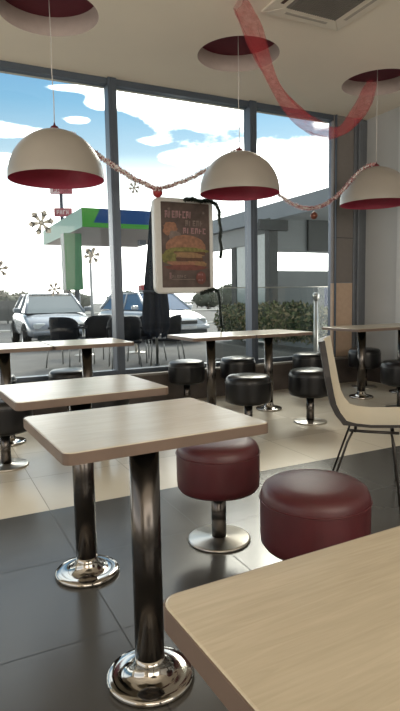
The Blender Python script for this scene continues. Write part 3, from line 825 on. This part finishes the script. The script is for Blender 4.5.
# patio chairs
def make_patio():
    t = thing('patio_chair', '', 'chair')
    rt = mat('dark_rattan', (.016, .018, .023), .6, noise_amt=.35, nscale=60, bump=.5, bscale=90)
    lm = mat('patio_leg_metal', (.35, .35, .34), .35, .7, noise_amt=.05)
    MB().prism(rrect(.50, .48, .06), .40, .45).build('seat', rt, t, bevel=.012)
    n = 14; vs = []
    for lv, (z, r) in enumerate(((.42, .25), (.60, .265), (.76, .275), (.83, .27))):
        for k in range(n+1):
            a = pi/2+radians(-78+156*k/n)
            zz = z if lv < 2 else z-(.10 if lv == 3 else .06)*abs(k/n*2-1)**4
            vs.append((r*cos(a)*1.02, r*sin(a)*.95-.02, zz))
    for lv, (z, r) in enumerate(((.42, .23), (.60, .245), (.76, .255), (.83, .25))):
        for k in range(n+1):
            a = pi/2+radians(-78+156*k/n)
            zz = z if lv < 2 else z-(.10 if lv == 3 else .06)*abs(k/n*2-1)**4
            vs.append((r*cos(a)*1.02, r*sin(a)*.95-.02, zz))
    q = n+1; fs = []
    for b in (0, 4*q):
        for i in range(3):
            for k in range(n): fs.append((b+i*q+k, b+i*q+k+1, b+(i+1)*q+k+1, b+(i+1)*q+k))
    for k in range(n): fs.append((3*q+k, 3*q+k+1, 7*q+k+1, 7*q+k)); fs.append((k, k+1, 4*q+k+1, 4*q+k))
    for i in range(3):
        for k in (0, n): fs.append((i*q+k, (i+1)*q+k, 4*q+(i+1)*q+k, 4*q+i*q+k))
    MB().add(vs, fs, 0, True).build('backrest', rt, t)
    for s_ in (-1, 1):
        MB().tube([(s_*.26, .10, .64), (s_*.27, -.10, .65), (s_*.26, -.23, .62), (s_*.25, -.22, .45)], .018, 8).build('armrest', rt, t)
        MB().tube([(s_*.23, -.21, .43), (s_*.25, -.24, 0)], .012, 8).build('leg', lm, t)
        MB().tube([(s_*.20, .19, .43), (s_*.23, .25, 0)], .012, 8).build('leg', lm, t)
    return t
pc = make_patio()
for i, (x, D, rot, lab) in enumerate(((66, 10.2, 2.3, 'dark rattan patio chair leftmost, in front of the silver hatchback'),
        (98, 10.9, 3.4, 'dark rattan patio chair just left of the mullion'),
        (125, 9.9, 2.9, 'dark rattan patio chair just right of the mullion'),
        (147, 10.9, 3.5, 'dark rattan patio chair at the foot of the closed parasol'),
        (168, 10.3, 4.1, 'dark rattan patio chair below the poster, rightmost'))):
    gx_, gy_ = pix(x, D)
    pc.scale = (1.12, 1.12, 1.12)
    place(pc, i == 0, (gx_, gy_, OUT), rot, lab, 'dark rattan patio chairs outside')
def patio_table(x, D, label):
    gx_, gy_ = pix(x, D); t = thing('patio_table', label, 'table', (gx_, gy_, OUT), .3)
    MB().prism(rrect(.7, .7, .03), .70, .73).build('tabletop', mat('patio_top', (.30, .30, .29), .5, noise_amt=.1), t, bevel=.004)
    MB().lathe([(.03, .02), (.03, .70)], 16).build('pole', M_STEEL, t)
    MB().lathe([(.22, 0), (.21, .02), (.04, .03)], 24).build('base', M_STEEL, t)
patio_table(84, 12.2, 'low grey patio table behind the left rattan chairs')
patio_table(136, 12.6, 'grey patio table among the rattan chairs right of the mullion')

# closed parasol
def parasol():
    gx_, gy_ = pix(157, 9.2)
    t = thing('closed_parasol', 'tall closed dark navy parasol standing behind the poster', 'parasol', (gx_, gy_, OUT))
    MB().lathe([(.022, .05), (.022, 2.75), (.0, 2.80)], 16).build('pole', M_STEEL, t)
    MB().lathe([(.28, 0), (.28, .05), (.05, .08), (.04, .14)], 24).build('base', M_DARK, t)
    n = 48; vs = []; lv = [(2.72, .03), (2.5, .06), (2.0, .10), (1.5, .145), (1.0, .185), (.75, .195), (.62, .16)]
    for z, r in lv:
        for k in range(n):
            a = 2*pi*k/n; rr = r*(1+.28*cos(8*a+z*.8)); vs.append((rr*cos(a), rr*sin(a), z+.05*cos(8*a)))
    fs = [(i*n+k, i*n+(k+1) % n, (i+1)*n+(k+1) % n, (i+1)*n+k) for i in range(len(lv)-1) for k in range(n)]
    MB().add(vs, fs, 0, True).build('canopy', mat('navy_cloth', (.012, .016, .026), .8, noise_amt=.2), t)
    MB().tube([(.2*cos(2*pi*k/20), .2*sin(2*pi*k/20), 1.35) for k in range(20)], .02, 6, closed=True).build('strap', mat('strap_navy', (.02, .025, .04), .7, noise_amt=.1), t)
parasol()

# fuel station canopy
def station():
    xa, ya = 6.95, 26.4; xb, yb = 13.2, 36.0; zs = 4.58; zt = 5.46
    t = thing('fuel_station_canopy', 'fuel station canopy with mint, green and blue fascia on a clad column', 'canopy', (xa, ya, OUT))
    mint = mat('mint_panel', (.20, .38, .32), .5, noise_amt=.03); grn = mat('green_panel', (.06, .26, .045), .5, noise_amt=.04)
    blu = mat('blue_panel', (.014, .055, .17), .5, noise_amt=.04); gry = mat('soffit_grey', (.38, .345, .34), .7, noise_amt=.03)
    W, Lg = xb-xa, yb-ya; z0, z1 = zs-OUT, zt-OUT
    MB().box(.02, W, .02, Lg, z0, z1-.06).build('roof_slab', gry, t)
    MB().box(0, .03, 0, Lg, z0-.02, z1).build('side_fascia', mint, t)
    MB().prism([(0, z0-.02), (.02, z0-.02), (W, z0-.02), (W, z0+.20), (0, z0+.20)], 0, .04, M=Matrix.Translation((0, .0, 0)) @ Matrix(((1, 0, 0, 0), (0, 0, 1, -.03), (0, 1, 0, 0), (0, 0, 0, 1)))).build('lower_green_stripe', grn, t)
    MX = Matrix(((1, 0, 0, 0), (0, 0, 1, -.03), (0, 1, 0, 0), (0, 0, 0, 1)))
    MB().prism([(0, z0+.20), (.55, z0+.20), (.90, z1), (0, z1)], 0, .04, M=MX).build('green_corner_panel', grn, t)
    MB().prism([(.55, z0+.20), (W, z0+.20), (W, z1), (.90, z1)], 0, .04, M=MX).build('blue_fascia', blu, t)
    # clad column and its posts
    c0 = (.18, 3.2)
    cl_ = MB().box(c0[0]-.42, c0[0]+.50, c0[1]-.35, c0[1]+.35, 1.75, z0).build('column_cladding', mat('column_green', (.04, .20, .08), .5, noise_amt=.04), t)
    MB().box(c0[0]-.45, c0[0]-.415, c0[1]-.35, c0[1]+.35, 1.75, z0).build('column_side_panel', mat('column_white', (.36, .40, .40), .5, noise_amt=.03), t)
    for dx in (-.25, .25): MB().lathe([(.14, 0), (.14, 1.76)], 16, c=(c0[0]+dx, c0[1], 0)).build('column_post', M_ALU, t)
    MB().box(W-1.5, W-1.1, 5.0, 5.4, z0-.28, z0).build('canopy_light', M_ALU, t)
    pm = mat('pump_red', (.45, .05, .06), .5, noise_amt=.05)
    p_ = thing('fuel_pump', 'grey and red fuel pump under the fuel station canopy', 'fuel pump', (xa+W-1.8, ya+3.6, OUT))
    MB().box(-.3, .3, -.25, .25, 0, 1.7).build('pump_body', M_WALL, p_, bevel=.03); MB().box(-.3, .3, -.26, .26, 1.7, 2.0).build('pump_header', pm, p_, bevel=.02)
station()

# roadside sign mast
def mast():
    gx_, gy_ = pix(67.5, 42); t = thing('sign_mast', 'tall roadside mast with two small red and pink signs, above the canopy', 'sign', (gx_, gy_, OUT), -YAW+.15)
    zz = lambda y: CH+(296.5-y)/FPX*42-OUT
    MB().lathe([(.16, 0), (.13, zz(189))], 16).build('pole', M_ALU, t)
    pk = mat('sign_pinkred', (.40, .13, .15), .5, noise_amt=.2, nscale=3); wh = mat('sign_pale', (.68, .55, .55), .5, noise_amt=.1, nscale=4)
    def panel(x0, x1, y0, y1, nm, seed, split=None):
        a, b, c1, c2 = (x0-61)/FPX*42, (x1-61)/FPX*42, zz(y1), zz(y0)
        o = MB().box(a, b, -.35, -.15, c1, c2).build(nm, pk, t, bevel=.04)
        if split: MB().box(a+.02, a+(b-a)*split, -.37, -.34, c1+.05, c2-.05).build('pale_half', wh, o)
        random.seed(seed); k = MB(); n_ = 4; st = (b-a)*.7/n_; xx = a+(b-a)*.15; hh = (c2-c1)
        for i in range(n_):
            x = xx+i*st
            k.box(x, x+st*.25, -.39, -.345, c1+hh*.25, c1+hh*.75)
            if i % 2 == 0: k.box(x, x+st*.75, -.39, -.345, c1+hh*.62, c1+hh*.75)
            else: k.box(x+st*.5, x+st*.75, -.39, -.345, c1+hh*.25, c1+hh*.75)
            if i != 2: k.box(x, x+st*.75, -.39, -.345, c1+hh*.42, c1+hh*.55)
        k.build('sign_lettering', wh if not split else pk, o)
    panel(51, 72, 188.5, 194.5, 'upper_sign', 1, .45); panel(54, 71, 208, 216, 'lower_sign', 2)
mast()

# lamp post behind the snowflake
gx_, gy_ = pix(93.5, 22)
t = thing('lamp_post', 'thin grey lamp post rising behind the snowflake sticker by the mullion', 'lamp post', (gx_, gy_, OUT))
MB().lathe([(.07, 0), (.05, 3.0)], 12).build('pole', M_WALL, t)
MB().lathe([(.0, 2.98), (.16, 3.02), (.18, 3.1), (.05, 3.2), (0, 3.22)], 16, closed=True).build('lamp_head', M_ALU, t)

# steel barrier posts with glass
t = thing('glass_barrier', 'frameless glass terrace barrier held by a steel post', 'barrier', (4.94, 6.25, OUT+.06))
MB().lathe([(.032, 0), (.032, 1.17)], 20).build('post', mat('post_steel', (.62, .60, .56), .35, .8, noise_amt=.04), t)
MB().lathe([(.045, 1.12), (.045, 1.20), (.03, 1.215)], 20).build('post_cap', M_STEEL, t)
MB().box(-1.5, -.035, -.005, .005, .25, 1.29).build('glass_panel', glass_mat('barrier_glass', (.93, .95, .95)), t)
MB().box(.035, .6, -.005, .005, .25, 1.29).build('glass_panel', MATS['barrier_glass'], t)
MB().box(-1.5, .6, -.010, .010, 1.29, 1.30).build('top_rail', M_STEEL, t)

# hedge
def leafy(name, label, cat, loc, boxes, mats, nleaf, size, rz=0, seed=1, core=None):
    random.seed(seed); mb = MB()
    for (cx, cy, cz, rx, ry, rz_) in boxes:
        bmx = bmesh.new(); bmesh.ops.create_icosphere(bmx, subdivisions=3, radius=1)
        vs = []
        for v in bmx.verts:
            nn = 1+.22*noise.noise(v.co*2.3+Vector((cx*3, cy*2, seed)))
            vs.append((cx+v.co.x*rx*.88*nn, cy+v.co.y*ry*.88*nn, cz+v.co.z*rz_*.88*nn))
        bmx.verts.ensure_lookup_table(); fs = [tuple(v.index for v in f.verts) for f in bmx.faces]; bmx.free()
        mb.add(vs, fs, 0, True)
        for k in range(nleaf):
            d = Vector((random.gauss(0, 1), random.gauss(0, 1), random.gauss(0, 1))).normalized(); s_ = random.uniform(.85, 1.12)
            p = Vector((cx+d.x*rx*s_, cy+d.y*ry*s_, cz+d.z*rz_*s_))
            u = Vector((random.gauss(0, 1), random.gauss(0, 1), random.gauss(0, 1))).normalized(); w = u.cross(d)
            if w.length < .1: continue
            w.normalize(); l = size*random.uniform(.7, 1.3)
            mb.add([p-u*l, p+w*l*.4, p+u*l, p-w*l*.4], [(0, 1, 2, 3)], random.randrange(len(mats)))
    return mb
lf = [mat('leaf_dark', (.05, .07, .03), .7, noise_amt=.3), mat('leaf_mid', (.14, .17, .07), .7, noise_amt=.3), mat('leaf_brown', (.30, .25, .13), .7, noise_amt=.3)]
boxes = []
random.seed(9)
ha, hb = Vector((5.36, 9.3, 0)), Vector((5.36, 6.75, 0))
nseg = 9
for i in range(nseg):
    p = ha.lerp(hb, i/(nseg-1)); boxes.append((p.x-ha.x, p.y-ha.y, .80+random.uniform(-.03, .03), .36, .34, .30+random.uniform(-.03, .04)))
hd = leafy('hedge', '', '', None, boxes, lf, 700, .05, seed=3).build('hedge', lf, None, (ha.x, ha.y, OUT), fix=False)
tp_ = thing('planter', 'long pale grey planter box holding the hedge', 'planter', (5.36, 8.03, OUT+.06))
MB().box(-.36, .36, -1.6, 1.6, 0, .30).build('planter_box', mat('planter_grey', (.24, .235, .22), .8, noise_amt=.06), tp_, bevel=.02)
tag(hd, 'clipped olive green hedge outside the right window bay', 'hedge')

# trees and bushes along the horizon
tg = [mat('far_foliage', (.13, .14, .11), .9, noise_amt=.3, nscale=1.5), mat('far_foliage_pale', (.26, .26, .20), .9, noise_amt=.3, nscale=1.5)]
brk = mat('bark', (.16, .13, .11), .9, noise_amt=.2)
for i, (x, D, w, h, lab) in enumerate(((4, 40, 1.6, 1.9, 'hazy grey-green roadside tree at the left picture edge'), (26, 47, 2.4, 1.9, 'hazy grey-green tree behind the left of the silver hatchback'),
        (76, 62, 3, 2.1, 'hazy tree seen beyond the silver hatchback under the canopy column'), (128, 66, 3.6, 2.1, 'hazy bush far behind the pale car roof'),
        (209, 56, 2.2, 1.9, 'hazy bush just right of the poster bottom'),
        (229, 50, 1.6, 2.3, 'darker hazy tree in the gap right of the poster'), (243, 62, 2.2, 2.0, 'hazy bush beside the right mullion'))):
    gx_, gy_ = pix(x, D); t = thing('tree', lab, 'tree', (gx_, gy_, OUT), 0, 'hazy trees along the horizon')
    leafy('', '', '', None, [(-w*.3, 0, h*.55, w*.45, 1.2, h*.42), (w*.25, .3, h*.5, w*.5, 1.2, h*.45), (0, 0, h*.72, w*.35, 1, h*.33)], tg, 120, .18, seed=i+20).build('crown', tg, t, fix=False)
    MB().lathe([(.14, 0), (.10, h*.5)], 10).build('trunk', brk, t)

# fence at the far left
gx_, gy_ = pix(-12, 30)
t = thing('fence', 'low grey board fence far behind the silver hatchback', 'fence', (gx_, gy_, OUT), -YAW+.1)
fm = mat('fence_grey', (.22, .22, .21), .8, noise_amt=.15)
MB().box(0, 3.4, -.03, .03, .15, 1.25).build('boards', fm, t)
for k in range(4): MB().box(k*1.12-.05, k*1.12+.05, -.07, -.03, 0, 1.35).build('fence_post', fm, t)

# neighbouring wing that runs away from the window
def wing():
    t = thing('building_wing', 'pale grey building wing with flat fascia roof outside the right window bay', 'building', (6.0, 6.2, OUT))
    L_ = 7.4; z = lambda v: v-OUT
    fa = mat('wing_fascia', (.26, .29, .32), .5, noise_amt=.04, nscale=.6); wa = mat('wing_wall', (.15, .165, .17), .4, noise_amt=.1, nscale=.8)
    dk = mat('wing_dark', (.06, .065, .065), .5, noise_amt=.1); sf = mat('wing_soffit', (.30, .32, .33), .7, noise_amt=.04)
    MB().box(0, .12, -.3, L_, z(2.56), z(2.86)).build('fascia', fa, t)
    MB().box(.12, 3.5, -.3, L_, z(2.60), z(2.78)).build('roof_slab', sf, t)
    MB().box(.10, .22, 3.7, L_, z(2.18), z(2.56)).build('lintel', mat('wing_lintel', (.36, .37, .37), .6, noise_amt=.04), t)
    y9 = 9.0-6.2
    MB().box(.17, 3.4, y9, y9+.12, z(1.97), z(2.60)).build('upper_wall', wa, t)
    MB().box(.17, 3.4, y9, y9+.12, 0, z(1.605)).build('lower_wall', wa, t)
    MB().box(1.72, 3.4, y9+.005, y9+.125, z(1.605), z(1.97)).build('end_pier', wa, t)
    MB().box(-.02, .17, y9-.02, y9+.14, 0, z(2.60)).build('pillar', dk, t)
    MB().box(.88, 1.7, y9-.06, y9-.004, z(2.0), z(2.60)).build('dark_panel', dk, t)
    MB().box(-.28, .36, y9-.10, y9-.03, z(2.36), z(2.56)).build('dark_beam', dk, t)
    MB().box(.12, .26, 4.3, 4.5, 0, z(2.50)).build('pillar', dk, t)
    MB().box(.135, .16, 2.95, 4.3, z(.2), z(2.35)).build('window_pane', mat('wing_glass', (.30, .36, .36), .15, noise_amt=.1), t)
wing()
gx_, gy_ = pix(328.5, 9.2)
t = thing('blue_sign', 'narrow blue sign board with white marks beside the beige column', 'sign', (gx_, gy_, OUT), -YAW)
MB().box(-.06, .07, -.02, .02, 1.0, 1.36).build('board', mat('sign_blue', (.03, .05, .16), .5, noise_amt=.1), t)
mk = MB()
for k in range(3): mk.box(-.005, .03, -.023, -.02, 1.04+k*.10, 1.08+k*.10)
mk.build('sign_marks', M_WHITEP, t)
MB().lathe([(.02, 0), (.02, 1.0)], 10).build('post', M_ALU, t)

# matt outdoor surfaces
for k in ('mint_panel', 'green_panel', 'blue_panel', 'soffit_grey', 'column_green', 'column_white', 'wing_fascia', 'wing_wall', 'wing_dark', 'wing_soffit', 'wing_lintel', 'navy_cloth', 'dark_rattan', 'asphalt', 'paving', 'sign_pinkred', 'sign_pale', 'far_foliage', 'far_foliage_pale', 'leaf_dark', 'leaf_mid', 'leaf_brown', 'fence_grey', 'kerb', 'planter_grey'):
    if k in MATS: MATS[k].node_tree.nodes['Principled BSDF'].inputs['Specular IOR Level'].default_value = .12
